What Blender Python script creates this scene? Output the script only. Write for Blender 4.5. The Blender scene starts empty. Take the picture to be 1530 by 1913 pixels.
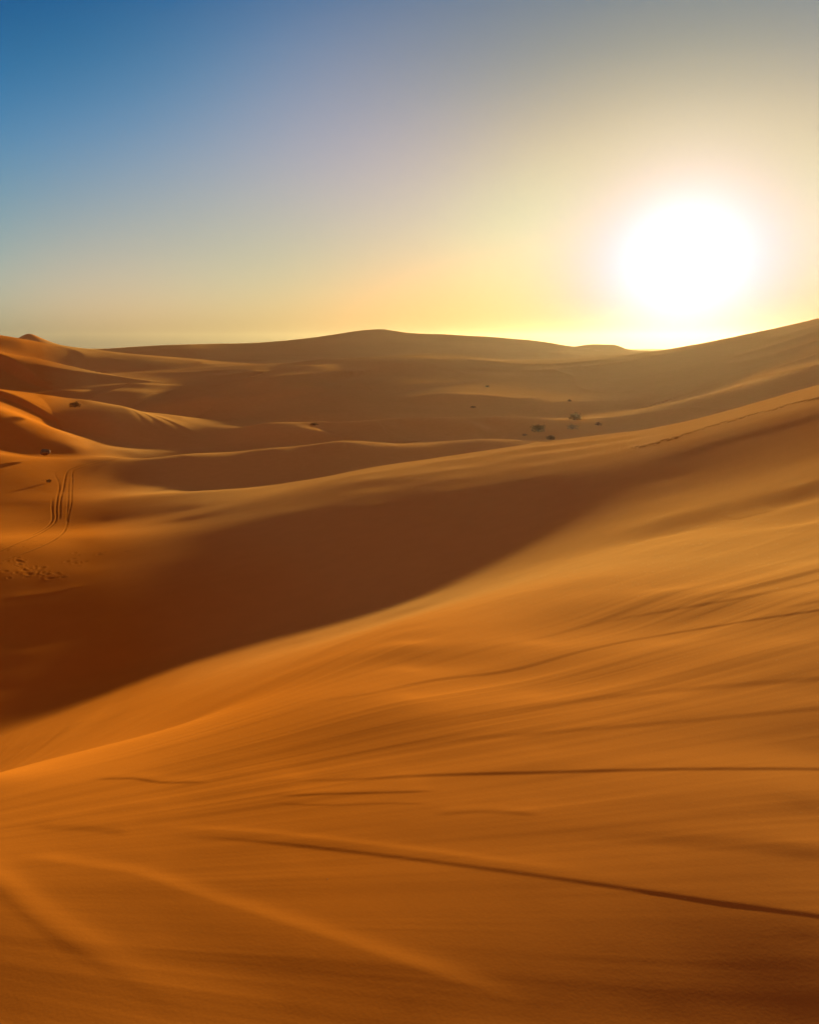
import bpy, bmesh, math, random, time
import numpy as np
C = bpy.context.scene.collection
scene = bpy.context.scene
random.seed(7)

# ---------------------------------------------------------------- camera
F, CU, CV = 1488.0, 765.0, 956.5          # focal length and centre, in pixels of the 1530 x 1913 photograph
PITCH = math.radians(12.0)
cp, sp = math.cos(PITCH), math.sin(PITCH)
def pix(u, v):
    """azimuth and tangent of elevation of the line of sight through a pixel"""
    a = (np.asarray(u, float) - CU) / F
    b = (CV - np.asarray(v, float)) / F
    y = cp + b * sp
    z = -sp + b * cp
    return np.arctan2(a, y), z / np.hypot(a, y)
SUNAZ, SUNT = [float(q) for q in pix(1280, 490)]
SUNEL = math.atan(SUNT)
cam_data = bpy.data.cameras.new('camera')
cam = bpy.data.objects.new('camera', cam_data)
C.objects.link(cam)
cam.location = (0, 0, 0)                   # world origin at eye level; the sand lies 1.8 m below
cam.rotation_euler = (math.radians(90) - PITCH, 0, 0)
cam_data.sensor_fit = 'VERTICAL'
cam_data.sensor_height = 36.0
cam_data.lens = 36.0 * F / 1913.0
cam_data.clip_start = 0.05
cam_data.clip_end = 60000
scene.camera = cam

# ---------------------------------------------------------------- light
SUNDIR = (math.sin(SUNAZ) * math.cos(SUNEL), math.cos(SUNAZ) * math.cos(SUNEL), math.sin(SUNEL))
EXPOSURE = 1.8
HAZE_DENSITY = 6.5e-5
HAZE_ANISO = .7
SKY = 0.10
FITTED = 2 ** (1.6 - EXPOSURE)             # the sky colours below were matched at exposure 1.6
BACKSKY = (.085, .045, .045)             # radiance of the sky behind the camera
world = bpy.data.worlds.new('World')
scene.world = world
world.use_nodes = True
nt = world.node_tree
nt.nodes.clear()
def N(tree, t, **kw):
    n = tree.nodes.new(t)
    for k, v in kw.items():
        setattr(n, k, v)
    return n
def mth(tree, op, a, b=None, c=None, clamp=False):
    n = N(tree, 'ShaderNodeMath', operation=op, use_clamp=clamp)
    for i, q in enumerate((a, b, c)):
        if q is None: continue
        if isinstance(q, (int, float)): n.inputs[i].default_value = q
        else: tree.links.new(q, n.inputs[i])
    return n.outputs[0]
def vmix(tree, op, a, b):
    n = N(tree, 'ShaderNodeVectorMath', operation=op)
    for i, q in enumerate((a, b)):
        if isinstance(q, (tuple, list)): n.inputs[i].default_value = q
        elif op == 'SCALE' and i == 1:
            if isinstance(q, (int, float)): n.inputs['Scale'].default_value = q
            else: tree.links.new(q, n.inputs['Scale'])
        else: tree.links.new(q, n.inputs[i])
    return n.outputs[0]
sky = N(nt, 'ShaderNodeTexSky', sky_type='NISHITA', sun_disc=False)
sky.sun_elevation = SUNEL
sky.sun_rotation = SUNAZ
sky.altitude = 700
sky.air_density = 1.0
sky.dust_density = 1.0
sky.ozone_density = 1.0
tc = N(nt, 'ShaderNodeTexCoord')
nrm = N(nt, 'ShaderNodeVectorMath', operation='NORMALIZE')
nt.links.new(tc.outputs['Generated'], nrm.inputs[0])
dot = N(nt, 'ShaderNodeVectorMath', operation='DOT_PRODUCT')
nt.links.new(nrm.outputs[0], dot.inputs[0])
dot.inputs[1].default_value = SUNDIR
ang = mth(nt, 'ARCCOSINE', mth(nt, 'MINIMUM', dot.outputs['Value'], 1.0))   # angle from the sun, radians
def lobe(width_deg, power, colour, amp):
    """forward scattering of dusty air round the sun"""
    e = mth(nt, 'EXPONENT', mth(nt, 'MULTIPLY', mth(nt, 'POWER', mth(nt, 'DIVIDE', ang, math.radians(width_deg)), power), -1.0))
    return vmix(nt, 'SCALE', tuple(amp * q for q in colour), e)
# dust-laden sky: the Nishita colour, its glare rolled off, tinted by height above the horizon and distance from the sun
sepd = N(nt, 'ShaderNodeSeparateXYZ')
nt.links.new(nrm.outputs[0], sepd.inputs[0])
EL = mth(nt, 'MINIMUM', mth(nt, 'MAXIMUM', sepd.outputs['Z'], 0.0), 0.42)
TH = mth(nt, 'MINIMUM', ang, 0.85)
sepc = N(nt, 'ShaderNodeSeparateColor')
nt.links.new(sky.outputs['Color'], sepc.inputs[0])
comb = N(nt, 'ShaderNodeCombineXYZ')
# inner aureole of the sun
GL = mth(nt, 'EXPONENT', mth(nt, 'MULTIPLY', mth(nt, 'POWER', mth(nt, 'DIVIDE', ang, .14), 2.0), -1.0))
HZ = mth(nt, 'EXPONENT', mth(nt, 'MULTIPLY', EL, -13.0))                     # dust layer along the horizon
HZ2 = mth(nt, 'EXPONENT', mth(nt, 'MULTIPLY', EL, -45.0))
M = lambda p, q: mth(nt, 'MULTIPLY', p, q)
BASIS = [EL, TH, M(EL, EL), M(TH, TH), M(EL, TH), GL, M(GL, EL), HZ, M(HZ, TH), HZ2]
CENTRES = [(t_, e_) for t_ in (.06, .15, .28, .48, .74) for e_ in (.03, .11, .21, .33)]     # centres of the sky tint: angle from the sun, height
for t_, e_ in CENTRES:
    wt = .5 * t_ + .03 if t_ < .3 else .16
    a_ = mth(nt, 'DIVIDE', mth(nt, 'SUBTRACT', TH, t_), wt)
    b_ = mth(nt, 'DIVIDE', mth(nt, 'SUBTRACT', EL, e_), .075)
    BASIS.append(mth(nt, 'EXPONENT', mth(nt, 'MULTIPLY', mth(nt, 'ADD', M(a_, a_), M(b_, b_)), -.7)))
SKYFIT = ((2, -1.885, 2.099, 2.295, -8.669, -3.052, -11.338, 0.202, -1.908, 0.269, -0.427, -1.161, -0.047, -0.118, -0.021, 0.026, 0.113, -0.206, 0.055, 0.002, 0.171, -0.152, -0.066, -0.306, -0.223, -0.129, 0.145, 0.515, 0.108, 0.133, 0.153, -0.325),
          (4, -3.058, 2.159, 1.742, -6.917, -1.236, -4.393, -0.821, 3.756, -0.406, 0.214, -0.721, 0.013, 0.008, -0.061, 0.037, 0.104, 0.2, 0.072, -0.068, 0.045, 0.028, -0.007, -0.137, 0.044, -0.042, 0.015, 0.162, 0.019, -0.058, -0.003, -0.051),
          (100, -4.811, 2.315, 3.629, -2.307, -1.892, -2.585, 0.402, 1.646, -0.804, 1.447, -0.125, 0.305, 0.106, -0.167, 0.035, 0.079, 0.158, -0.154, -0.159, -0.107, 0.141, 0.137, -0.099, 0.053, -0.114, 0.075, 0.16, -0.091, -0.128, 0.094, -0.037))
for k in range(3):
    K, c0 = SKYFIT[k][:2]
    n = sepc.outputs[k]
    n = mth(nt, 'DIVIDE', n, mth(nt, 'ADD', mth(nt, 'DIVIDE', n, K), 1.0))
    p = mth(nt, 'ADD', 0.0, c0)
    for term, cf in zip(BASIS, SKYFIT[k][2:]):
        p = mth(nt, 'MULTIPLY_ADD', term, cf, p)
    nt.links.new(mth(nt, 'MULTIPLY', n, mth(nt, 'EXPONENT', p)), comb.inputs[k])
tot = vmix(nt, 'SCALE', comb.outputs[0], FITTED / SKY)
# unseen sky away from the sun, set pink to lift the shaded sand
tt = mth(nt, 'DIVIDE', mth(nt, 'SUBTRACT', ang, 0.88), 0.7, clamp=True)
mixb = N(nt, 'ShaderNodeMix', data_type='VECTOR')
nt.links.new(tt, mixb.inputs['Factor'])
nt.links.new(tot, mixb.inputs['A'])
mixb.inputs['B'].default_value = tuple(q * FITTED / SKY for q in BACKSKY)
tot = mixb.outputs['Result']
LOBES = [(3.7, 1.6, (1.0, 1.0, .97), 3.2 * FITTED), (9.0, 1.5, (1.0, .93, .74), .42 * FITTED)]
for lb in LOBES:
    tot = vmix(nt, 'ADD', tot, lobe(*lb))
bg = N(nt, 'ShaderNodeBackground')
nt.links.new(tot, bg.inputs['Color'])
bg.inputs['Strength'].default_value = SKY
wo = N(nt, 'ShaderNodeOutputWorld')
nt.links.new(bg.outputs[0], wo.inputs['Surface'])

sun_data = bpy.data.lights.new('sun', 'SUN')
sun_data.energy = 5.0
sun_data.angle = math.radians(1.1)
sun_data.color = (1.0, 0.82, 0.5)
sun = bpy.data.objects.new('sun', sun_data)
C.objects.link(sun)
from mathutils import Vector
sun.rotation_euler = Vector(SUNDIR).to_track_quat('Z', 'Y').to_euler()
sun.location = (30, 90, 60)

vs = scene.view_settings
vs.view_transform = 'Standard'
vs.look = 'None'
vs.exposure = EXPOSURE
vs.gamma = 1
scene.cycles.use_denoising = True
scene.cycles.volume_bounces = 0
scene.cycles.max_bounces = 5

DETAIL = 1.0

# ---------------------------------------------------------------- solved dune field
AZM,LM=0.72,7.4

def dens(pts,step=14):
    P=np.array(pts,float); out=[]
    for i in range(len(P)-1):
        n=max(1,int(np.hypot(P[i+1,0]-P[i,0],P[i+1,1]-P[i,1])/step))
        t=np.arange(n)[:,None]/n
        out.append(P[i]*(1-t)+P[i+1]*t)
    out.append(P[-1:]); return np.concatenate(out)

class Sys:
    def __init__(s,na,nl):
        s.na,s.nl=na,nl; s.ha=2*AZM/(na-1); s.hl=LM/(nl-1); s.idx=[];s.cf=[];s.rhs=[];s.wt=[]
    def bil(s,az,L):
        x=np.clip((az+AZM)/s.ha,0,s.na-1.001); y=np.clip(L/s.hl,0,s.nl-1.001)
        i=x.astype(int); j=y.astype(int); fx=x-i; fy=y-j
        I=np.stack([i*s.nl+j,(i+1)*s.nl+j,i*s.nl+j+1,(i+1)*s.nl+j+1],-1)
        C=np.stack([(1-fx)*(1-fy),fx*(1-fy),(1-fx)*fy,fx*fy],-1)
        return I,C
    def value(s,az,L,w,sig):
        I,C=s.bil(az,L); s.add(I,C,w,sig)
    def add(s,I,C,r,sig):
        pad=20-I.shape[1]
        I=np.pad(I,((0,0),(0,pad))); C=np.pad(C,((0,0),(0,pad)))
        s.idx.append(I);s.cf.append(C);s.rhs.append(np.broadcast_to(r,(len(I),)).astype(float));s.wt.append(np.full(len(I),1/sig**2) if np.isscalar(sig) else 1/sig**2)
    def slope(s,az,L,g,sig):   # dz/ds toward the sun = g
        d=az-SUNAZ; ca=np.cos(d); sa=-np.sin(d)
        I0,C0=s.bil(az,L)
        I1,C1=s.bil(az,L+s.hl);I2,C2=s.bil(az,L-s.hl)
        I3,C3=s.bil(az+s.ha,L);I4,C4=s.bil(az-s.ha,L)
        I=np.concatenate([I0,I1,I2,I3,I4],1)
        C=np.concatenate([C0*ca[:,None],C1*(ca/(2*s.hl))[:,None],-C2*(ca/(2*s.hl))[:,None],C3*(sa/(2*s.ha))[:,None],-C4*(sa/(2*s.ha))[:,None]],1)
        s.add(I,C,g,sig)
    def finish(s):
        s.idx=np.concatenate(s.idx);s.cf=np.concatenate(s.cf);s.rhs=np.concatenate(s.rhs);s.wt=np.concatenate(s.wt)
    def bend(s,W,lam,mode):
        # returns gradient (A W) for bending
        ha,hl=s.ha,s.hl; k=lam*ha*hl
        G=np.zeros_like(W)
        D=(W[2:]-2*W[1:-1]+W[:-2])*(k/ha**4); G[2:]+=D;G[1:-1]-=2*D;G[:-2]+=D
        D=(W[:,2:]-2*W[:,1:-1]+W[:,:-2])*(k/hl**4); G[:,2:]+=D;G[:,1:-1]-=2*D;G[:,:-2]+=D
        D=(W[1:,1:]-W[:-1,1:]-W[1:,:-1]+W[:-1,:-1])*(2*k/(ha*hl)**2)
        G[1:,1:]+=D;G[:-1,1:]-=D;G[1:,:-1]-=D;G[:-1,:-1]+=D
        return G
    def A(s,x,lam):
        W=x.reshape(s.na,s.nl); g=s.bend(W,lam,0).ravel()
        r=(x[s.idx]*s.cf).sum(1)*s.wt
        g+=np.bincount(s.idx.ravel(),(s.cf*r[:,None]).ravel(),s.na*s.nl)
        return g
    def solve(s,x0,base,lam,iters,tol=1e-7):
        # unknown = deviation from base
        b=np.bincount(s.idx.ravel(),(s.cf*((s.rhs-(base[s.idx]*s.cf).sum(1))*s.wt)[:,None]).ravel(),s.na*s.nl)
        diag=np.bincount(s.idx.ravel(),(s.cf**2*s.wt[:,None]).ravel(),s.na*s.nl)+lam*s.ha*s.hl*(6/s.ha**4+6/s.hl**4+8/(s.ha*s.hl)**2)
        x=x0.copy(); r=b-s.A(x,lam); z=r/diag; p=z.copy(); rz=r@z; r0=max(np.sqrt(b@(b/diag)),1e-9)
        for it in range(iters):
            Ap=s.A(p,lam); al=rz/(p@Ap); x+=al*p; r-=al*Ap; z=r/diag; rn=r@z
            if math.sqrt(rn)<tol*r0: break
            p=z+rn/rz*p; rz=rn
        return x,it
def up(W,na,nl):
    a=np.linspace(0,W.shape[0]-1,na); i=np.minimum(a.astype(int),W.shape[0]-2); f=(a-i)[:,None]
    W=W[i]*(1-f)+W[i+1]*f
    a=np.linspace(0,W.shape[1]-1,nl); i=np.minimum(a.astype(int),W.shape[1]-2); f=(a-i)[None]
    return W[:,i]*(1-f)+W[:,i+1]*f
def visible_L(W,az,T,nl):
    """first L at which the surface meets the view tangent T"""
    na=W.shape[0]; ha=2*AZM/(na-1); hl=LM/(nl-1)
    x=np.clip((az+AZM)/ha,0,na-1.001); i=x.astype(int); f=(x-i)[:,None]
    col=W[i]*(1-f)+W[i+1]*f
    hit=col>=T[:,None]; j=hit.argmax(1); ok=hit.any(1)&(j>0)
    jj=np.maximum(j,1); k=np.arange(len(j))
    w1=col[k,jj];w0=col[k,jj-1]; fr=(T-w0)/np.maximum(w1-w0,1e-9)
    return (jj-1+fr)*hl, ok

LAM=.25
CURVES=[
('lipl',[(0,1452,10.5),(100,1416,12),(280,1380,14)],30),
('lip',[(765,1180,16),(1100,1080,22),(1530,985,30)],40),
('valley',[(0,1310,44),(200,1255,45),(400,1190,46),(765,1080,48),(1100,960,52),(1530,880,45)],8),
('floor1',[(0,1205,53),(60,1200,53)],40),
('floor2',[(0,1100,65),(60,1095,65)],40),
('floor3',[(0,1020,76),(60,1015,76)],30),
('crest',[(1530,725,103),(1400,760,103),(1300,785,103),(1200,803,102),(1100,815,101),(1000,828,100),(900,843,100),(800,858,100),(700,872,101),(600,893,103),(500,908,107),(430,914,112)],1),
('crestleft',[(430,914,107),(300,922,113),(200,930,118),(0,940,122)],3),
('behind',[(1530,800,128),(1000,866,128),(700,886,128),(500,905,130),(400,908,133)],6),
('r3',[(140,884,142),(270,864,149),(400,850,153),(560,835,157),(640,830,159),(800,828,161),(900,824,162)],1.5),
('r3b',[(270,868,163),(400,854,167),(560,838,170),(640,833,172),(800,830,175),(900,828,176)],3),
('r2',[(0,773,180),(60,795,178),(110,815,176),(170,835,174),(250,847,172)],1.5),
('r2base',[(0,850,152),(85,862,150),(200,855,158)],3),
('r2back',[(0,757,195),(60,777,195),(110,803,190)],3),
('r1',[(0,742,235),(150,766,230),(300,778,224),(400,787,218),(520,806,208),(640,820,195)],1.5),
('r1base',[(150,815,185),(250,830,185),(400,820,188)],3),
('r1b',[(0,743,255),(150,768,250),(300,780,244),(400,789,238)],3),
('f1',[(500,790,190),(600,790,190),(900,792,190),(1150,800,185)],5),
('f2',[(150,715,320),(300,725,300),(450,735,275),(600,745,250),(900,745,245),(1200,765,235)],6),
('rface',[(1530,705,200),(1300,745,205)],6),
('rsky',[(1530,594,390),(1450,615,410),(1380,635,430),(1300,652,460)],1),
('rskyb',[(1530,610,470),(1450,628,480),(1380,645,500)],4),
('sky',[(520,654,560),(560,645,575),(620,633,600),(680,621,620),(715,618,630),(760,624,630),(830,625,625),(900,629,620),(980,635,600),(1010,641,590),(1040,650,580)],1),
('skyb',[(520,660,720),(715,632,760),(900,645,750),(1040,660,740)],4),
('notch',[(1080,651,640),(1150,652,640),(1165,656,640),(1230,657,640),(1280,656,620)],1),
('notchb',[(1080,660,800),(1280,664,800)],4),
('lsky',[(150,657,600),(200,653,600),(300,648,590),(350,649,580),(400,652,570),(450,656,560)],1),
('lskyb',[(150,660,740),(300,655,740),(450,660,740)],4),
('lcrest',[(0,636,420),(40,642,412),(90,660,405),(150,682,395)],1.5),
('lcrestb',[(0,650,520),(90,662,520),(150,672,520)],4),
('pyr',[(30,645,900),(57,633,900),(100,645,900)],2),
]
A=[-41,-35,-28,-20,-10,0,10,20,28,35,41]
import math as _m
def _near(r,az): # near ground, metres
    x=r*_m.sin(_m.radians(az)); y=r*_m.cos(_m.radians(az))
    return -1.8+0.07*x-0.075*y-0.003*max(r-3,0)**1.5
HEIGHTS=[(A,r,[_near(r,a) for a in A],q) for r,q in ((1.0,30),(2.5,60),(4.0,90))]+[
([-41,-30,-20,-10,0,10,20,30,41],1100,[-10,-9.5,-9,-9,-9,-9,-9,-9,-9],3),
([-41,-30,-20,-10,0,10,20,30,41],1600,[-11]*9,3)]
# u,v,E(target sine of light),sigma,rmin,rmax
_K=.42
CURVES=[(n,[(u,v,r*_K) for u,v,r in p],q) for n,p,q in CURVES]
SHADE=[]
def _col(u,*ve,sg=.02,lo=0,hi=2000):
    for k in range(0,len(ve),2): SHADE.append((u,ve[k],ve[k+1]/1.12,sg,lo,hi))
_col(765,1085,.0,1110,.06,1140,.2,1170,.28,1200,.33,1250,.32,1300,.30,1450,.22,1600,.16,1700,.12,1800,.09,1880,.07)
_col(550,1150,.04,1200,.22,1250,.31,1300,.29,1450,.23,1600,.17,1700,.13,1800,.10,1880,.08)
_col(300,1200,.02,1240,.14,1280,.24,1320,.28,1400,.25,1500,.22,1600,.18,1750,.14,1880,.11)
_col(30,1020,.15,1060,.10,1100,.02,1140,-.01,1180,-.02,1230,-.02,1280,-.01,sg=.012)
_col(160,1010,.13,1060,.08,1100,.01,1140,-.02,1180,-.02,1230,-.02,1260,-.01,sg=.012)
_col(30,1310,.04,1350,.16,1400,.2,1480,.22,1560,.2,1650,.17,1750,.14,1880,.10)
_col(1000,1000,.02,1030,.12,1060,.25,1100,.33,1200,.31,1300,.28,1400,.21,1500,.18,1600,.16,1700,.1,1800,.07,1880,.05)
_col(1250,900,.06,930,.12,960,.2,1000,.32,1100,.31,1200,.28,1300,.24,1400,.19,1500,.15,1600,.14,1700,.07,1800,.05,1880,.03)
_col(1500,900,.16,940,.24,980,.32,1050,.30,1100,.28,1200,.23,1300,.18,1400,.14,1500,.13,1600,.11,1680,.10,1740,.04,1820,.02,1880,.01)
# ridge face
_col(1500,712,-.03,lo=50);_col(1350,755,-.03,lo=50);_col(1200,787,-.03,lo=50);_col(1100,801,-.02,lo=50);_col(1000,812,-.02,lo=50);_col(880,828,-.03,lo=50)
_col(1500,735,.15,745,.15,757,.13,772,.05,800,.04,850,.07,sg=.012,hi=48)
_col(1350,772,.15,782,.15,795,.13,810,.05,840,.03,880,.06,sg=.012,hi=48)
_col(1280,842,.04,862,.02,885,.03,sg=.012,hi=48)
_col(1200,808,.18,818,.17,830,.14,845,.08,860,.04,880,.01,sg=.012,hi=48)
_col(1100,822,.2,835,.17,850,.12,870,.06,900,.0,sg=.012,hi=48)
_col(1000,834,.2,848,.17,865,.12,885,.05,920,-.02,sg=.012,hi=48)
_col(850,858,.2,872,.15,890,.09,910,.04,950,-.03,sg=.012,hi=48)
_col(700,880,.17,892,.12,915,.07,940,.02,980,-.04,sg=.012,hi=48)
_col(550,905,.11,915,.10,950,.05,1000,-.02,sg=.012,hi=48)
_col(400,1150,.02,1100,-.01,1050,-.01,1000,-.01,960,.02,sg=.01)
_col(600,1120,.02,1080,-.01,1040,-.02,1000,-.02,sg=.01)
_col(765,1060,-.01,1020,-.02,980,-.03,sg=.01)
_col(900,1020,.01,980,-.02,940,-.03,sg=.01)
_col(1000,990,.0,950,-.02,sg=.01)
_col(1100,950,.02,920,.0,sg=.01)
_col(300,1180,.0,1120,.0,1060,.01,1020,.04,sg=.015)
# the hazy basin and the far dunes, mostly turned from the sun
for _u in (150,300,450,600,750,900,1050): _col(_u,665,.0,690,.0,715,.01,740,.02,760,.03,sg=.012)
for _u in (600,750,900,1050): _col(_u,775,.05,800,.05,815,.04)
for _u in (1200,1350,1500): _col(_u,670,.0,700,.0)
_col(330,755,.14,765,.2);_col(400,760,.18,772,.22);_col(450,785,.12)
_col(40,768,.24,785,.26);_col(90,790,.26,805,.24)
_col(200,800,-.03,815,-.05);_col(300,800,-.05,820,-.03);_col(400,805,-.04,825,-.02)
_col(60,825,-.05,845,-.04);_col(120,840,-.03);_col(20,800,-.05,830,-.05)
_col(60,880,.12);_col(60,910,.07);_col(160,860,.11);_col(250,855,.09);_col(60,940,.04);_col(60,965,.1)
_col(30,665,.17,680,.2);_col(90,682,.18);_col(60,705,.03,730,.03)
_col(300,880,.02,895,.01);_col(450,870,.0,885,-.02);_col(600,855,-.02,865,-.03);_col(750,845,-.03)
_col(220,910,.1);_col(350,925,.09);_col(200,960,.02,970,.0);_col(350,950,.02,970,.02)

def run(levels=((31,61),(61,121),(121,241),(241,481)),verbose=False):
    W=None
    for li,(na,nl) in enumerate(levels):
        for rep in range(2 if li in(1,2,3) else 1):
            t=time.time()
            s=Sys(na,nl)
            azg=np.linspace(-AZM,AZM,na); Lg=np.linspace(0,LM,nl)
            base=np.broadcast_to((-1.8/np.exp(Lg)-0.0)[None],(na,nl)).copy().ravel()
            for name,pts,sig in CURVES:
                d=dens(pts); az,T=pix(d[:,0],d[:,1]); s.value(az,np.log(d[:,2]),T,sig*0.00067)
            for (azd,r,z,sig) in HEIGHTS:
                a=np.array(azd,float)*math.pi/180; s.value(a,np.full(len(a),math.log(r)),np.array(z,float)/r,sig*0.00067)
            if W is not None and SHADE:
                S=np.array(SHADE,float); az,T=pix(S[:,0],S[:,1]); L,ok=visible_L(W,az,T,W.shape[1])
                lo=S[:,4]<=np.exp(L); hi=np.exp(L)<=S[:,5]; ok&=lo&hi
                if verbose and not ok.all() and li==3: print('shade misses',[(S[k,:2].tolist(),round(float(np.exp(L[k])),1)) for k in np.where(~ok)[0]])
                s.slope(az[ok],L[ok],(SUNT-S[ok,2]),S[ok,3])
            s.finish()
            x0=np.zeros(na*nl) if W is None else (up(W,na,nl).ravel()-base)
            x,it=s.solve(x0,base,LAM,[800,500,300,250][li])
            W=(x+base).reshape(na,nl)
            if verbose: print(na,nl,'it',it,round(time.time()-t,1))
    return W
def sand_material(name, tint=(1, 1, 1), streaks=True):
    m = bpy.data.materials.new(name); m.use_nodes = True
    t = m.node_tree; t.nodes.clear()
    out = N(t, 'ShaderNodeOutputMaterial')
    b = N(t, 'ShaderNodeBsdfDiffuse')
    b.inputs['Roughness'].default_value = .3
    geo = N(t, 'ShaderNodeNewGeometry')
    def noise(scale, detail, vec=None, rough=.5):
        n = N(t, 'ShaderNodeTexNoise'); n.inputs['Scale'].default_value = scale; n.inputs['Detail'].default_value = detail
        n.inputs['Roughness'].default_value = rough
        t.links.new(vec if vec is not None else geo.outputs['Position'], n.inputs['Vector']); return n.outputs['Fac']
    n1 = noise(.05, 5); n2 = noise(1.7, 6); n3 = noise(120, 3)
    mix = mth(t, 'ADD', mth(t, 'MULTIPLY', n1, .5), mth(t, 'ADD', mth(t, 'MULTIPLY', n2, .25), mth(t, 'MULTIPLY', n3, .25)))
    # sun glare painted into the sand colour: paler ahead and right, redder near camera
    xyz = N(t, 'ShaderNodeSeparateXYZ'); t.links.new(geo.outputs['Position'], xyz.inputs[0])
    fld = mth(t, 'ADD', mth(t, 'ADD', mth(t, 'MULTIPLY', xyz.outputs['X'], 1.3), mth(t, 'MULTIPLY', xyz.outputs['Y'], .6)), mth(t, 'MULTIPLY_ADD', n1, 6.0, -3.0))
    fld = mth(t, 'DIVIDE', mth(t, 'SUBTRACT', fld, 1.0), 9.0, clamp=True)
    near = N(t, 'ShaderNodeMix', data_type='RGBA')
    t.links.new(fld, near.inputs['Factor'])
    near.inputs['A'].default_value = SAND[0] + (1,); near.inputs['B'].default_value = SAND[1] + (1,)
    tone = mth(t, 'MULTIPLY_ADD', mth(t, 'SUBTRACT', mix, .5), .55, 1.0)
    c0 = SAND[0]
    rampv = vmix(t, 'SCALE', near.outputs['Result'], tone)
    at = N(t, 'ShaderNodeAttribute', attribute_name='disturbed')
    mx = N(t, 'ShaderNodeMix', data_type='RGBA')
    t.links.new(at.outputs['Fac'], mx.inputs['Factor'])
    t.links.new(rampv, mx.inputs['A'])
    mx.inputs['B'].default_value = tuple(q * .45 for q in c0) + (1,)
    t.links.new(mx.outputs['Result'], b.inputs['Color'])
    bump = N(t, 'ShaderNodeBump'); bump.inputs['Distance'].default_value = .004; bump.inputs['Strength'].default_value = .06
    t.links.new(mth(t, 'ADD', noise(90, 4), mth(t, 'MULTIPLY', noise(9, 3), 1.5)), bump.inputs['Height'])
    t.links.new(bump.outputs[0], b.inputs['Normal'])
    t.links.new(b.outputs[0], out.inputs[0])
    return m
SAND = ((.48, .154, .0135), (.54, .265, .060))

# ---------------------------------------------------------------- terrain mesh
T0 = time.time()
W = run()
NA, NL = W.shape
HA, HL = 2 * AZM / (NA - 1), LM / (NL - 1)
def resample(W, az, L):
    """cubic resampling of the solved field on the rectangular mesh az x L"""
    def cub(n, x):
        i = np.clip(np.floor(x).astype(int), 0, n - 2)
        f = np.clip(x - i, 0, 1)
        idx = np.stack([np.clip(i + k, 0, n - 1) for k in (-1, 0, 1, 2)])
        # cubic B-spline weights: smooth second derivatives, so no facets in grazing light
        w = np.stack([(1 - f) ** 3 / 6, (3 * f ** 3 - 6 * f ** 2 + 4) / 6, (-3 * f ** 3 + 3 * f ** 2 + 3 * f + 1) / 6, f ** 3 / 6])
        return idx, w
    ia, wa = cub(W.shape[0], (az + AZM) / HA)
    R = sum(W[ia[k]] * wa[k][:, None] for k in range(4))
    il, wl = cub(W.shape[1], L / HL)
    return sum(R[:, il[k]] * wl[k][None] for k in range(4))
def steps(a, b, st):
    n = max(1, int(round((b - a) / st)))
    return [a + (b - a) * k / n for k in range(n)]
ln = math.log
Q = DETAIL
LG = np.array(steps(ln(.2), ln(1.4), .02) + steps(ln(1.4), ln(9), .0022 * Q) + steps(ln(9), ln(20), .004 * Q) + steps(ln(20), ln(110), .003 * Q) +
              steps(ln(110), ln(500), .006 * Q) + steps(ln(500), ln(1400), .05) + [ln(1400)])
RD = math.radians
az_in = steps(-RD(29.5), RD(29.5), RD(.05 * Q))
az_out = (steps(RD(29.5), RD(45), RD(.12 * Q)) + steps(RD(45), RD(75), RD(.3 * Q)) + steps(RD(75), RD(108), RD(1)) + steps(RD(108), RD(252), RD(4)) +
          steps(RD(252), RD(285), RD(1)) + steps(RD(285), RD(315), RD(.3 * Q)) + steps(RD(315), RD(330.5), RD(.12 * Q)))
AZ = np.array(az_in + az_out)                    # closes on itself, all the way round
AZw = np.where(AZ > math.pi, AZ - 2 * math.pi, AZ)
NV = len(AZ)
RR = np.exp(LG)
AZc = np.sign(AZw) * np.where(abs(AZw) < RD(31), abs(AZw), RD(31) + RD(9) * (1 - np.exp(-(abs(AZw) - RD(31)) / RD(9))))   # eases off outside the solved fan
Lc = np.clip(LG, 0, LM)
Wm = resample(W, AZc, Lc)
Z = Wm * np.exp(Lc)[None]
# nearer than 1 m and beyond 1600 m
near = LG < 0
if near.any():
    Z[:, near] = Wm[:, near] * 1.0 * (RR[near] ** 1)[None] - 1.8 * (1 - RR[near])[None]
# behind the camera: blend the two side profiles
rear = (AZ > RD(60)) & (AZ < RD(300))
t = (AZ[rear] - RD(60)) / RD(240)
t = (t * t * (3 - 2 * t))[:, None]
iR = np.argmin(abs(AZ - RD(60))); iL = np.argmin(abs(AZ - RD(300)))
Z[rear] = Z[iR][None] * (1 - t) + Z[iL][None] * t
back = (AZ > RD(105)) & (AZ < RD(255))
X = np.sin(AZ)[:, None] * RR[None]
Y = np.cos(AZ)[:, None] * RR[None]

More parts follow.
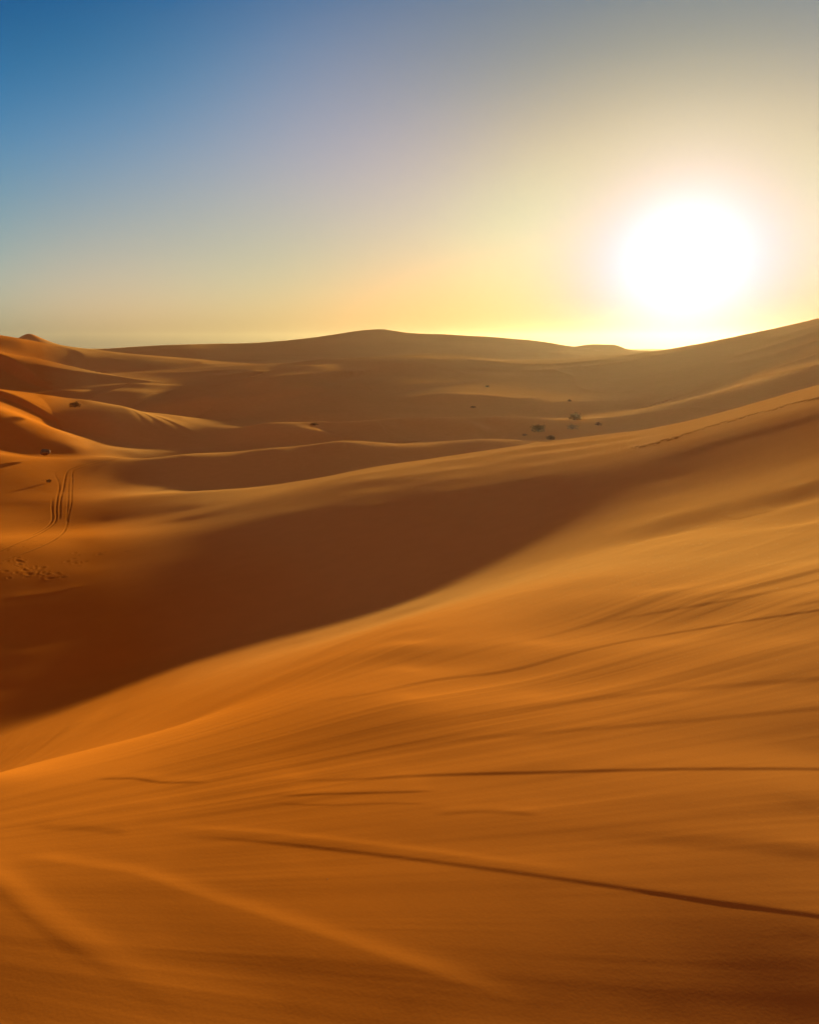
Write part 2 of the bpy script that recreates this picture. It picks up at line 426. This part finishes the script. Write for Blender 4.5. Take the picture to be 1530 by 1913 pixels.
def hash2(i, j, s):
    h = (i * 374761393 + j * 668265263 + s * 1274126177) & 0xffffffff
    h = ((h ^ (h >> 13)) * 1274126177) & 0xffffffff
    return ((h ^ (h >> 16)) & 0xffff) / 32767.5 - 1.0
def vnoise(x, y, s=0):
    """smooth lattice noise with quintic fade"""
    xi = np.floor(x).astype(np.int64); yi = np.floor(y).astype(np.int64)
    fx = x - xi; fy = y - yi
    fx = fx ** 3 * (fx * (fx * 6 - 15) + 10); fy = fy ** 3 * (fy * (fy * 6 - 15) + 10)
    a = hash2(xi, yi, s); b = hash2(xi + 1, yi, s); c = hash2(xi, yi + 1, s); d = hash2(xi + 1, yi + 1, s)
    return (a * (1 - fx) + b * fx) * (1 - fy) + (c * (1 - fx) + d * fx) * fy
def fbm(x, y, o, s=0):
    r = 0; amp = 1
    for k in range(o):
        r = r + amp * vnoise(x, y, s + k * 17); x = x * 2.03 + 3.1; y = y * 2.03 + 7.7; amp *= .5
    return r
front = np.where(~back)[0]
def smooth(a, b, x):
    t = np.clip((x - a) / (b - a), 0, 1); return t * t * (3 - 2 * t)

def ground_at(u, v):
    """world point where the line of sight meets the solved surface"""
    az, T = pix(u, v)
    L, ok = visible_L(W, np.atleast_1d(az), np.atleast_1d(T), NL)
    r = np.exp(L)
    az = np.atleast_1d(az); T = np.atleast_1d(T)
    return np.stack([r * np.sin(az), r * np.cos(az), r * T], -1), ok

dZ = np.zeros_like(Z)
STAIN = np.zeros_like(Z)
def region(P, pad):
    """mesh rows and columns that can lie within pad of the points P"""
    r = np.hypot(P[:, 0], P[:, 1]); a = np.arctan2(P[:, 0], P[:, 1])
    rmin, rmax = max(r.min() - pad, .3), r.max() + pad
    da = math.atan2(pad, rmin)
    c = np.where((AZw > a.min() - da) & (AZw < a.max() + da) & ~back)[0]
    l = np.where((RR > rmin) & (RR < rmax))[0]
    return np.ix_(c, l)
def sdist(P, x, y):
    """signed distance to the polyline (positive on the far side), and the fraction run along it"""
    best = np.full(x.shape, 1e9); sg = np.zeros(x.shape); al = np.zeros(x.shape)
    seg = np.hypot(*(P[1:, :2] - P[:-1, :2]).T); tot = seg.sum(); run_ = 0
    for k in range(len(P) - 1):
        ax, ay = P[k, :2]; dx, dy = P[k + 1, :2] - P[k, :2]
        q = max(dx * dx + dy * dy, 1e-12)
        t = np.clip(((x - ax) * dx + (y - ay) * dy) / q, 0, 1)
        ex = x - ax - t * dx; ey = y - ay - t * dy
        d = np.hypot(ex, ey)
        m = d < best
        best = np.where(m, d, best)
        sg = np.where(m, np.sign(dx * ey - dy * ex), sg)
        al = np.where(m, (run_ + t * seg[k]) / tot, al)
        run_ += seg[k]
    return best * sg, al
def smooth_line(pts, n=6):
    """Catmull-Rom through pixel points"""
    P = np.array(pts, float)
    if len(P) < 3:
        t = np.linspace(0, 1, 9)[:, None]; return P[0] * (1 - t) + P[-1] * t
    E = np.concatenate([[2 * P[0] - P[1]], P, [2 * P[-1] - P[-2]]])
    out = []
    for i in range(1, len(E) - 2):
        for k in range(n):
            t = k / n
            out.append(.5 * ((2 * E[i]) + (-E[i - 1] + E[i + 1]) * t + (2 * E[i - 1] - 5 * E[i] + 4 * E[i + 1] - E[i + 2]) * t * t + (-E[i - 1] + 3 * E[i] - 3 * E[i + 1] + E[i + 2]) * t ** 3))
    out.append(P[-1]); return np.array(out)
def ridge(pts, h, wf, wb, e0=.15, e1=.15):
    """a low ridge of sand along a line: narrow rise on the near side wf metres wide, long tail wb metres behind"""
    q = smooth_line(pts)
    P, ok = ground_at(q[:, 0], q[:, 1])
    P = P[ok]
    if len(P) < 2: print('ridge misses', pts); return
    if P[-1, 0] < P[0, 0]: P = P[::-1]
    I = region(P, max(wf, wb) * 1.6)
    x, y = X[I], Y[I]
    d, al = sdist(P, x, y)
    a = smooth(0, max(e0, 1e-3), al) * smooth(0, max(e1, 1e-3), 1 - al)
    up_ = smooth(-wf, 0, d)
    dn = np.exp(-np.maximum(d, 0) ** 2 / (wb * .6) ** 2)
    dZ[I] += h * a * up_ * dn
def groove(pts, depth, w, stain=0.0, rim=.35, wob=0.0):
    q = smooth_line(pts)
    P, ok = ground_at(q[:, 0], q[:, 1])
    P = P[ok]
    if len(P) < 2: print('groove misses', pts); return
    I = region(P, w * 4)
    d, al = sdist(P, X[I], Y[I])
    a = smooth(0, .3, al) * smooth(0, .03, 1 - al)
    if wob: a = a * (1 + wob * vnoise(X[I] * 1.3, Y[I] * 1.3, 5))
    g = np.exp(-(d / w) ** 2)
    dZ[I] += a * depth * (-g + rim * np.exp(-((abs(d) - 1.7 * w) / (.7 * w)) ** 2))
    STAIN[I] = np.maximum(STAIN[I], stain * a * g)
def pit(p, depth, w, ln_=1.0, ang_=0.0, stain=0.0):
    I = region(np.array([p]), max(w, w * ln_) * 3)
    dx = X[I] - p[0]; dy = Y[I] - p[1]
    c, s = math.cos(ang_), math.sin(ang_)
    e = (dx * c + dy * s) / w; f = (-dx * s + dy * c) / (w * ln_)
    q = np.exp(-(e * e + f * f))
    dZ[I] += -depth * q + .4 * depth * np.exp(-(np.sqrt(e * e + f * f) - 1.7) ** 2 * 4)
    STAIN[I] = np.maximum(STAIN[I], stain * q)

# fan of wind streaks round a point on the slope to the left
FX, FY = -3.5, 2.8
I = np.ix_(front, np.where((RR > .5) & (RR < 80))[0])
x, y = X[I], Y[I]
rho = np.hypot(x - FX, y - FY); phi = np.arctan2(y - FY, x - FX)
k = smooth(.3, 3, rho) * (1 - smooth(8, 22, RR[I[1]])) 
patch = .45 + .55 * smooth(-.5, .7, vnoise(phi * 5 + 3, rho * .45, 41) + .5 * vnoise(x * .7, y * .7, 43))
st = (.0016 * vnoise(phi * 11 + .15 * np.log(rho + .5), rho * .12, 1) + .0007 * vnoise(phi * 31, rho * .35, 2) + .00022 * vnoise(phi * 80, rho * .7, 3) + .00007 * vnoise(phi * 190, rho * 1.4, 4)) * patch
dZ[I] += rho * k * st * (.4 + .6 * smooth(1.8, 3.6, RR[I[1]]))
# broad softness everywhere
I = np.ix_(front, np.where((RR > 14) & (RR < 700))[0])
x, y = X[I], Y[I]; r = RR[I[1]]
ridg = 1 - np.abs(vnoise(x / 17 + .3 * vnoise(x / 31, y / 31, 61), y / 11 + .5 * vnoise(x / 25, y / 25, 62), 63))
dZ[I] += .2 * ridg ** 2 * smooth(50, 75, r) * (1 - .4 * smooth(180, 260, r)) + .05 * fbm(x / 11 + .02 * y, y / 9, 4, 11) * smooth(45, 120, r) + .006 * fbm(x / 2.2, y / 3, 3, 23) * smooth(20, 50, r)

def run_on(pts, e0, e1):
    """lines that leave the picture go on across the sand beyond it"""
    pts = list(pts)
    if pts[-1][0] >= 1590 and pts[-1][1] > 1000:
        (a, b), (c, d) = pts[-2:]; pts.append((1980, d + (d - b) / (c - a) * (1980 - c))); e1 = .3
    if pts[0][0] <= -40 and pts[0][1] > 1000:
        (a, b), (c, d) = pts[:2]; pts.insert(0, (-380, b + (d - b) / (c - a) * (-380 - a))); e0 = .3
    return pts, e0, e1
def ridge_px(pts, slope, pf, pb, e0=.2, e1=.2):
    """ridge whose faces are given by their height in the photograph, pixels, turned into metres on the sand there"""
    pts, e0, e1 = run_on(pts, e0, e1)
    m = np.array(pts, float)
    P, ok = ground_at(m[:, 0], m[:, 1])
    r = float(np.median(np.hypot(P[:, 0], P[:, 1]))); T = float(np.median(-P[:, 2])) / r
    wf = r * pf / (F * T); wb = r * pb / (F * T)
    ridge(pts, slope * wf, wf, wb, e0, e1)
def lit_px(pts, slope, pf, pb, e0=.2, e1=.2):
    """a ridge whose narrow far face drops toward the sun, so that a bright line runs along it"""
    pts, e0, e1 = run_on(pts, e0, e1)
    m = np.array(pts, float)
    P, ok = ground_at(m[:, 0], m[:, 1])
    r = float(np.median(np.hypot(P[:, 0], P[:, 1]))); T = float(np.median(-P[:, 2])) / r
    wf = r * pf / (F * T); wb = r * pb / (F * T)
    ridge(pts, slope * wb, wf, wb, e0, e1)
lit_px([(20,1603),(120,1617),(250,1637),(350,1672),(500,1720),(650,1770),(800,1822),(950,1870),(1050,1905)], .045, 140, 42, .1, .2)
lit_px([(-60,1625),(0,1668),(60,1722),(130,1770),(220,1822),(310,1872),(380,1913)], .06, 150, 50, .05, .05)
lit_px([(260,1545),(450,1555),(620,1572),(765,1589),(950,1613),(1150,1640)], .03, 30, 16, .2, .3)
ridge_px([(430,1457),(640,1454),(800,1446),(1000,1440),(1250,1434),(1530,1434),(1600,1436)], 0.082, 9, 60, .3, .01)
ridge_px([(280,1556),(450,1566),(620,1583),(765,1600),(950,1624),(1150,1652),(1350,1682),(1530,1706),(1600,1720)], 0.05, 12, 60, .25, .01)
ridge_px([(900,1616),(1150,1654),(1350,1684),(1530,1708),(1600,1722)], 0.02, 9, 30, .5, .01)
ridge_px([(-40,1600),(30,1650),(100,1700),(180,1755),(260,1800),(340,1850),(440,1912)], 0.028, 45, 110, .1, .05)
ridge_px([(60,1540),(150,1541),(210,1546),(260,1552)], 0.027, 16, 40)
ridge_px([(500,1487),(600,1482),(700,1479),(830,1475)], 0.065, 7, 20)
ridge_px([(500,1499),(620,1502),(720,1499),(820,1500)], 0.036, 6, 20)
ridge_px([(800,1519),(900,1513),(1020,1520)], 0.032, 12, 20)
ridge_px([(170,1455),(250,1453),(310,1460),(400,1459)], 0.059, 7, 20)
ridge_px([(-40,1497),(40,1498),(110,1498)], 0.045, 6, 15)
ridge_px([(500,1328),(600,1307),(700,1292),(800,1270),(950,1250),(1080,1215),(1200,1190),(1350,1165),(1530,1138),(1600,1128)], 0.065, 7, 30, .2, .01)
ridge_px([(1190,1132),(1280,1117),(1400,1095),(1530,1063),(1600,1048)], 0.086, 8, 25, .3, .01)
ridge_px([(1000,1190),(1130,1158),(1250,1137),(1400,1110),(1530,1080),(1600,1066)], 0.046, 6, 25, .3, .01)
ridge_px([(1380,1147),(1450,1135),(1530,1121),(1600,1108)], 0.078, 6, 15, .4, .01)
ridge_px([(600,1384),(760,1350),(950,1322),(1200,1292),(1530,1262),(1600,1258)], 0.033, 14, 40, .3, .01)
ridge_px([(650,1420),(800,1384),(1000,1366),(1250,1345),(1530,1318),(1600,1312)], 0.033, 12, 40, .3, .01)
ridge_px([(980,1536),(1150,1548),(1350,1562),(1530,1576),(1600,1582)], 0.027, 34, 60, .4, .01)

# wheel tracks in the basin on the left
TR = dict(depth=.012, w=.05, stain=.55, wob=.5, rim=.2)
groove([(150,866),(118,876),(104,886),(110,900),(112,912),(109,925),(107,940),(106,955),(107,966),(103,976),(94,985),(78,995),(55,1006),(30,1016),(0,1030),(-40,1046)], **TR)
groove([(99,925),(98,945),(99,960),(99,970),(93,980),(80,990),(60,1000)], **TR)
groove([(230,852),(170,866),(136,876),(126,884),(122,898),(119,915),(115,930),(113,945),(113,962),(112,972)], **TR)
groove([(250,856),(190,866),(150,876),(137,884),(136,900),(135,920),(134,940),(131,955),(128,968),(126,980),(118,996),(96,1012),(60,1028),(20,1042),(-30,1058)], depth=.008, w=.045, stain=.5, wob=.6)
groove([(131,888),(129,910),(128,935),(127,955),(124,975)], depth=.007, w=.04, stain=.45, wob=.6)
rg = random.Random(3)
for k in range(70):                               # trampled sand beside the tracks
    t_ = rg.random(); u_ = 175 * t_ ** 1.1 - 20; v_ = 1032 - .32 * u_ + rg.gauss(0, 9)
    if rg.random() < .3: u_, v_ = rg.gauss(110, 24), rg.gauss(945, 22)
    P_, ok_ = ground_at([u_], [v_])
    if ok_[0]: pit(P_[0], rg.uniform(.002, .006), rg.uniform(.03, .07), rg.uniform(.8, 2), rg.uniform(0, 3), rg.uniform(.1, .5))
for (u0, v0, n_, sx, sy) in ((50,1062,22,26,6),(75,1072,14,20,4),(105,1078,8,10,4),(145,1050,8,12,3),(30,1048,10,16,5),(200,1034,8,30,3),(70,905,4,12,4),(60,975,10,14,5)):
    for k in range(n_):
        P_, ok_ = ground_at([rg.gauss(u0, sx)], [rg.gauss(v0, sy)])
        if ok_[0]: pit(P_[0], rg.uniform(.003, .008), rg.uniform(.04, .09), rg.uniform(.6, 1.5), rg.uniform(0, 3), rg.uniform(.2, .6))
# footprints and wind steps under the crest on the right
trail = smooth_line([(1180,838),(1240,824),(1290,809),(1340,794),(1400,779),(1450,764),(1500,751),(1560,734)], 40)
k_ = 0.0
for i in range(1, len(trail)):
    k_ += math.hypot(*(trail[i] - trail[i - 1]))
    if k_ > 6.5:
        k_ = rg.uniform(-2, 1)
        P_, ok_ = ground_at([trail[i][0]], [trail[i][1] + rg.uniform(-2.2, 2.2)])
        if ok_[0]: pit(P_[0], rg.uniform(.02, .04), rg.uniform(.06, .09), rg.uniform(1.5, 3), -math.atan2(P_[0][0], P_[0][1]), .55)
ridge_px([(1190,868),(1280,842),(1380,812),(1450,795),(1530,772),(1600,755)], .03, 6, 30, .3, .01)
ridge_px([(1240,826),(1290,811),(1340,797),(1400,782),(1450,767),(1530,744)], .02, 5, 20, .3, .01)
ridge_px([(810,935),(870,920),(940,908)], .03, 6, 20)
ridge_px([(1360,972),(1400,962),(1450,950)], .03, 6, 20)
ridge_px([(0,1119),(60,1112),(110,1105),(165,1090)], .04, 4, 10)
ridge_px([(330,1052),(400,1040),(470,1028)], .02, 5, 20)

# small dune lines of the basin
ridge_px([(660,788),(760,791),(900,794),(1000,795),(1150,801)], .08, 12, 10)
ridge_px([(-20,741),(60,749),(150,766),(220,776),(300,778)], .06, 14, 12, .05)
ridge_px([(800,736),(830,741),(860,746),(920,750),(1000,758)], .07, 6, 6)
ridge_px([(320,743),(370,749),(410,757),(440,767)], .08, 8, 10)
ridge_px([(430,731),(500,734),(560,743)], .06, 10, 10)
ridge_px([(140,882),(270,864),(400,849),(560,834),(640,830),(820,826)], .06, 14, 12)
ridge_px([(515,701),(545,704),(580,713),(620,717)], .09, 8, 8)
ridge_px([(740,678),(800,684),(870,695)], .05, 8, 10)
ridge_px([(0,690),(60,694),(110,697)], .07, 8, 8)
ridge_px([(640,724),(720,722),(800,728)], .05, 8, 10)
ridge_px([(180,740),(240,741),(300,747)], .05, 8, 8)
ridge_px([(460,803),(560,814),(660,820),(760,822)], .06, 8, 10)
ridge_px([(940,822),(1000,818),(1060,816)], .05, 6, 8)
ridge_px([(950,762),(1050,760),(1160,752),(1300,742)], .05, 10, 12)

def mound(u, r, hpx, wpx, depth_px=None, flat=2.0):
    """a small dune of its own on the sheet: hpx high and wpx half-wide as the photograph shows it, at distance r"""
    a0 = float(pix(u, 700)[0]); m_ = r / F
    cx, cy = r * math.sin(a0), r * math.cos(a0)
    w_, d_ = wpx * m_, (depth_px or wpx * 1.3) * m_
    I = region(np.array([[cx, cy]]), max(w_, d_) * 3)
    dx, dy = X[I] - cx, Y[I] - cy
    e = (dx * math.cos(a0) - dy * math.sin(a0)) / w_; f_ = (dx * math.sin(a0) + dy * math.cos(a0)) / d_
    q = np.sqrt(e * e + f_ * f_ + 1e-9)
    dZ[I] += hpx * m_ * np.exp(-q ** flat)
mound(57, 378, 11, 40, 50, 1.5)
mound(1122, 269, 7, 45, 50, 4.0)
mound(716, 264, 2.5, 70, 60, 2.0)
mound(-10, 176, 8, 60, 60, 1.6)
mound(330, 235, 5, 70, 60, 2.0)
mound(600, 150, 7, 60, 50, 1.6)
mound(470, 135, 7, 70, 40, 1.7)
mound(820, 170, 8, 90, 60, 1.7)
mound(250, 125, 9, 60, 40, 1.7)
mound(120, 120, 9, 50, 40, 1.6)
mound(428, 96, 7, 12, 12, 1.8)

Z += dZ
# ---------------------------------------------------------------- normals of the whole sheet
def grads(Z):
    # derivative along azimuth (non-uniform, periodic) and along log r
    ap = np.roll(AZ, -1); ap[-1] += 2 * math.pi
    am = np.roll(AZ, 1); am[0] -= 2 * math.pi
    za = (np.roll(Z, -1, 0) - np.roll(Z, 1, 0)) / (ap - am)[:, None]
    zl = np.gradient(Z, LG, axis=1)
    return za / RR[None], zl / RR[None]
ga, gr = grads(Z)
sa, ca = np.sin(AZ)[:, None], np.cos(AZ)[:, None]
NX = -(gr * sa + ga * ca); NY = -(gr * ca - ga * sa)
nl_ = np.sqrt(NX * NX + NY * NY + 1)
NRM = np.stack([NX / nl_, NY / nl_, 1 / nl_], -1)

def interp_r(pts):
    """radius of a dividing line at every azimuth, from (u, r) or degrees"""
    a = np.array([p[0] for p in pts], float) * math.pi / 180; r = np.array([p[1] for p in pts], float)
    return np.interp(AZw, a, r)
def face_grid(mask):
    """mesh of the faces where mask[(column, row)] holds; rows NL-1, columns NV (wraps)"""
    cc, rr_ = np.nonzero(mask)
    nr = len(LG)
    c2 = (cc + 1) % NV
    q = np.stack([cc * nr + rr_, c2 * nr + rr_, c2 * nr + rr_ + 1, cc * nr + rr_ + 1], -1)

    used = np.unique(q)
    remap = np.full(NV * nr, -1, np.int64); remap[used] = np.arange(len(used))
    return remap[q], used
def grid_object(name, mask, mat):
    q, used = face_grid(mask)
    co = np.stack([X.ravel()[used], Y.ravel()[used], Z.ravel()[used]], -1).astype(np.float32)
    me = bpy.data.meshes.new(name)
    me.vertices.add(len(co)); me.vertices.foreach_set('co', co.ravel())
    me.loops.add(q.size); me.loops.foreach_set('vertex_index', q.ravel().astype(np.int32))
    me.polygons.add(len(q)); me.polygons.foreach_set('loop_start', (np.arange(len(q)) * 4).astype(np.int32))
    me.update(calc_edges=True)
    me.polygons.foreach_set('use_smooth', np.ones(len(q), bool))
    at = me.attributes.new('disturbed', 'FLOAT', 'POINT')
    at.data.foreach_set('value', STAIN.ravel()[used].astype(np.float32))
    me.normals_split_custom_set_from_vertices(NRM.reshape(-1, 3)[used].astype(np.float32))
    me.materials.append(mat)
    o = bpy.data.objects.new(name, me)
    C.objects.link(o)
    o['kind'] = 'structure'
    return o
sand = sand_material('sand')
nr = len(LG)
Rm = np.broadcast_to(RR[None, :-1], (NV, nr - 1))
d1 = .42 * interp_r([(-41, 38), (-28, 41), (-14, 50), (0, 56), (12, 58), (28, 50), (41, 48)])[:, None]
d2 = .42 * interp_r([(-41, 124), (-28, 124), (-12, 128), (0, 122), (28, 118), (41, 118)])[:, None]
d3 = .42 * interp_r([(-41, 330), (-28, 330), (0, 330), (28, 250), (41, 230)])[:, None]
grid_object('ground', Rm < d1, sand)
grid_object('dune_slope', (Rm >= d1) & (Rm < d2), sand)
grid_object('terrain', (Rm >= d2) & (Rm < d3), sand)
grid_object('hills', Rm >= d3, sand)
print('terrain', NV, len(LG), round(time.time() - T0, 1), 's')

# ---------------------------------------------------------------- shrubs and stones
def surface(x, y):
    """height of the finished sand at a point"""
    r = math.hypot(x, y); a = math.atan2(x, y) % (2 * math.pi)
    i = int(np.searchsorted(AZ, a)) - 1; j = int(np.searchsorted(LG, math.log(r))) - 1
    i2 = (i + 1) % NV
    fa = (a - AZ[i]) / (((AZ[i2] - AZ[i]) % (2 * math.pi)) or 1); fl = (math.log(r) - LG[j]) / (LG[j + 1] - LG[j])
    return float((Z[i, j] * (1 - fa) + Z[i2, j] * fa) * (1 - fl) + (Z[i, j + 1] * (1 - fa) + Z[i2, j + 1] * fa) * fl)
def place(u, v):
    P, ok = ground_at([u], [v])
    x, y = float(P[0][0]), float(P[0][1])
    r = math.hypot(x, y)
    return x, y, surface(x, y), r / F          # last: metres per pixel of the photograph
def leaf_material():
    m = bpy.data.materials.new('dry_leaves'); m.use_nodes = True
    t = m.node_tree; t.nodes.clear()
    out = N(t, 'ShaderNodeOutputMaterial'); b = N(t, 'ShaderNodeBsdfPrincipled')
    b.inputs['Roughness'].default_value = 1; b.inputs['Specular IOR Level'].default_value = 0
    n = N(t, 'ShaderNodeTexNoise'); n.inputs['Scale'].default_value = 7; n.inputs['Detail'].default_value = 4
    g = N(t, 'ShaderNodeNewGeometry'); t.links.new(g.outputs['Position'], n.inputs['Vector'])
    r_ = N(t, 'ShaderNodeValToRGB')
    r_.color_ramp.elements[0].position = .35; r_.color_ramp.elements[0].color = (.14, .065, .018, 1)
    r_.color_ramp.elements[1].position = .7; r_.color_ramp.elements[1].color = (.25, .135, .045, 1)
    t.links.new(n.outputs['Fac'], r_.inputs[0]); t.links.new(r_.outputs[0], b.inputs['Base Color'])
    t.links.new(b.outputs[0], out.inputs[0]); return m
def stone_material(name, c0, c1):
    m = bpy.data.materials.new(name); m.use_nodes = True
    t = m.node_tree; t.nodes.clear()
    out = N(t, 'ShaderNodeOutputMaterial'); b = N(t, 'ShaderNodeBsdfPrincipled')
    b.inputs['Roughness'].default_value = 1; b.inputs['Specular IOR Level'].default_value = 0
    n = N(t, 'ShaderNodeTexNoise'); n.inputs['Scale'].default_value = 11; n.inputs['Detail'].default_value = 6
    g = N(t, 'ShaderNodeTexCoord'); t.links.new(g.outputs['Object'], n.inputs['Vector'])
    r_ = N(t, 'ShaderNodeValToRGB')
    r_.color_ramp.elements[0].position = .4; r_.color_ramp.elements[0].color = c0 + (1,)
    r_.color_ramp.elements[1].position = .62; r_.color_ramp.elements[1].color = c1 + (1,)
    t.links.new(n.outputs['Fac'], r_.inputs[0]); t.links.new(r_.outputs[0], b.inputs['Base Color'])
    t.links.new(b.outputs[0], out.inputs[0]); return m
LEAF = leaf_material(); TWIG = stone_material('dead_wood', (.05, .032, .018), (.11, .075, .045))
ROCK = stone_material('dark_stone', (.09, .042, .016), (.2, .11, .06)); PALE = stone_material('pale_stone', (.3, .2, .1), (.5, .36, .2))
def tag(o, label, cat, group=None):
    o['label'] = label; o['category'] = cat
    if group: o['group'] = group
    return o
def mesh_obj(name, bm, mat, parent=None, loc=(0, 0, 0)):
    me = bpy.data.meshes.new(name); bm.to_mesh(me); bm.free(); me.materials.append(mat)
    o = bpy.data.objects.new(name, me); C.objects.link(o); o.location = loc
    if parent: o.parent = parent
    return o
def shrub(u, v, wpx, hpx, label, seed, group='shrubs scattered over the dune basin', n=420):
    """a low desert shrub: twigs fanning from one root, small leaves clustered along them"""
    rg = random.Random(seed)
    x, y, z, mpp = place(u, v)
    w, h = wpx * mpp / 2, hpx * mpp
    root = bpy.data.objects.new('shrub', None); C.objects.link(root); root.location = (x, y, z - .02 * h)
    bt, bl = bmesh.new(), bmesh.new()
    tips = []
    for k in range(16):
        a = rg.uniform(0, 2 * math.pi); q = rg.uniform(.25, .95)
        tip = Vector((math.cos(a) * w * q, math.sin(a) * w * q, h * rg.uniform(.45, .95) * (1.1 - .5 * q)))
        mid = tip * .5 + Vector((0, 0, h * .18)); tips.append((mid, tip))
        p0 = Vector((rg.uniform(-.08, .08) * w, rg.uniform(-.08, .08) * w, 0)); rad = .03 * h
        for a0, a1, r0, r1 in ((p0, mid, rad, rad * .7), (mid, tip, rad * .7, rad * .25)):
            d = (a1 - a0).normalized(); s = d.orthogonal().normalized(); t2 = d.cross(s)
            ring = [[bt.verts.new(c + (s * math.cos(m * 2.094) + t2 * math.sin(m * 2.094)) * rr) for m in range(3)] for c, rr in ((a0, r0), (a1, r1))]
            for m in range(3): bt.faces.new((ring[0][m], ring[0][(m + 1) % 3], ring[1][(m + 1) % 3], ring[1][m]))
    for k in range(n):
        m, t_ = rg.choice(tips); f = rg.random()
        c = m.lerp(t_, f) + Vector((rg.gauss(0, .13 * w), rg.gauss(0, .13 * w), rg.gauss(0, .10 * h)))
        if k % 2:                                # leaves close to the sand, round the foot of the plant
            a = rg.uniform(0, 2 * math.pi); q = math.sqrt(rg.random()) * .85
            c = Vector((math.cos(a) * q * w, math.sin(a) * q * w, rg.random() * h * .75 * math.sqrt(1 - q * q)))
        c.z = max(c.z, .04 * h)
        s = rg.uniform(.05, .11) * h
        e1 = Vector((rg.gauss(0, 1), rg.gauss(0, 1), rg.gauss(0, 1))).normalized(); e2 = e1.orthogonal().normalized()
        vs_ = [bl.verts.new(c + e1 * s * 1.3), bl.verts.new(c + e2 * s * .6), bl.verts.new(c - e1 * s * 1.3), bl.verts.new(c - e2 * s * .6)]
        bl.faces.new(vs_)
    mesh_obj('stem', bt, TWIG, root); mesh_obj('foliage', bl, LEAF, root)
    return tag(root, label, 'shrub', group)
def stone(u, v, wpx, hpx, label, seed, mat, name='stone', cat='stone', group=None, squash=(1, 1, 1)):
    rg = random.Random(seed)
    x, y, z, mpp = place(u, v)
    w, h = wpx * mpp / 2, hpx * mpp
    bm = bmesh.new(); bmesh.ops.create_icosphere(bm, subdivisions=3, radius=1)
    pl = [(Vector((rg.gauss(0, 1), rg.gauss(0, 1), rg.gauss(0, 1))).normalized(), rg.uniform(.62, .9)) for k in range(11)]
    for q in bm.verts:
        for nrm_, d in pl:                      # facets knocked off the pebble
            e = q.co.dot(nrm_) - d
            if e > 0: q.co -= nrm_ * e * .85
        q.co += q.co * .03 * math.sin(q.co.x * 9 + seed) * math.cos(q.co.y * 7)
        q.co = Vector((q.co.x * w * squash[0], q.co.y * w * squash[1], q.co.z * h * .62))
    for f in bm.faces: f.smooth = True
    o = mesh_obj(name, bm, mat, None, (x, y, z + h * .30))
    o.rotation_euler = (0, 0, rg.uniform(0, 3))
    return tag(o, label, cat, group)

shrub(1005, 813, 30, 16, 'widest dark shrub of the cluster just above the near dune crest', 1)
shrub(1028, 823, 18, 11, 'small dark shrub right below the widest one, touching the near dune crest', 2)
shrub(1073, 790, 26, 14, 'rounded dark shrub at the top of the cluster', 3)
shrub(1069, 806, 24, 11, 'low thin shrub directly below the rounded one in the cluster', 4)
shrub(1117, 797, 15, 7, 'small flat shrub to the right of the rounded one', 5)
shrub(1063, 760, 8, 5, 'tiny dark shrub alone on the slope above the rounded one', 6)
shrub(980, 820, 12, 5, 'small low shrub left of the cluster, close to the near dune crest', 7)
shrub(145, 805, 22, 11, 'two-lobed brown shrub on the shaded face of the dune ridge at left', 8)
shrub(552, 834, 21, 10, 'black flat-topped shrub beside the end of the lit ridge line', 9)
shrub(588, 814, 18, 6, 'low dark shrub strip behind the black flat-topped shrub', 10)
shrub(910, 724, 9, 5, 'dark speck of a shrub beside the pale curved track in the basin', 11)
shrub(546, 750, 7, 5, 'right one of two tiny shrubs in the middle of the basin', 12)
shrub(521, 752, 6, 4, 'left one of two tiny shrubs in the middle of the basin', 13)
shrub(884, 764, 14, 4, 'flat faint shrub below the pale curved track', 14)
shrub(938, 783, 14, 4, 'flat faint shrub on the far side of the long pale line', 15)
shrub(382, 706, 10, 8, 'faint upright shrub on the slope below the far dunes at left', 16)
shrub(92, 903, 9, 7, 'small dry tuft with a long shadow left of the wheel tracks', 17, group=None, n=260)
stone(86, 861, 19, 10, 'dark boulder with a paler side at the foot of the shaded dune at left', 21, ROCK)
stone(194, 1067, 8, 5, 'small brown stone alone on the shaded slope below the wheel tracks', 22, ROCK)
stone(612, 1642, 5, 4, 'tiny pale pebble in the smooth foreground sand', 23, PALE, 'pebble', 'pebble')

# ---------------------------------------------------------------- dusty air
bm = bmesh.new()
bmesh.ops.create_cube(bm, size=1.0)
me = bpy.data.meshes.new('haze')
zlo, zhi = float(Z.min()) - 1.0, max(2.0, float(Z.max()) + 2.0)
for v in bm.verts:
    v.co = (v.co.x * 2900, v.co.y * 2900, zlo + (v.co.z + .5) * (zhi - zlo))
bm.to_mesh(me); bm.free()
hz = bpy.data.objects.new('haze', me)
C.objects.link(hz)
hz['kind'] = 'stuff'
hm = bpy.data.materials.new('dusty_air'); hm.use_nodes = True
ht = hm.node_tree; ht.nodes.clear()
ho = N(ht, 'ShaderNodeOutputMaterial')
hv = N(ht, 'ShaderNodeVolumePrincipled')
hv.inputs['Color'].default_value = (.95, .83, .5, 1)
hv.inputs['Density'].default_value = HAZE_DENSITY
hv.inputs['Anisotropy'].default_value = HAZE_ANISO
ht.links.new(hv.outputs[0], ho.inputs['Volume'])
me.materials.append(hm)
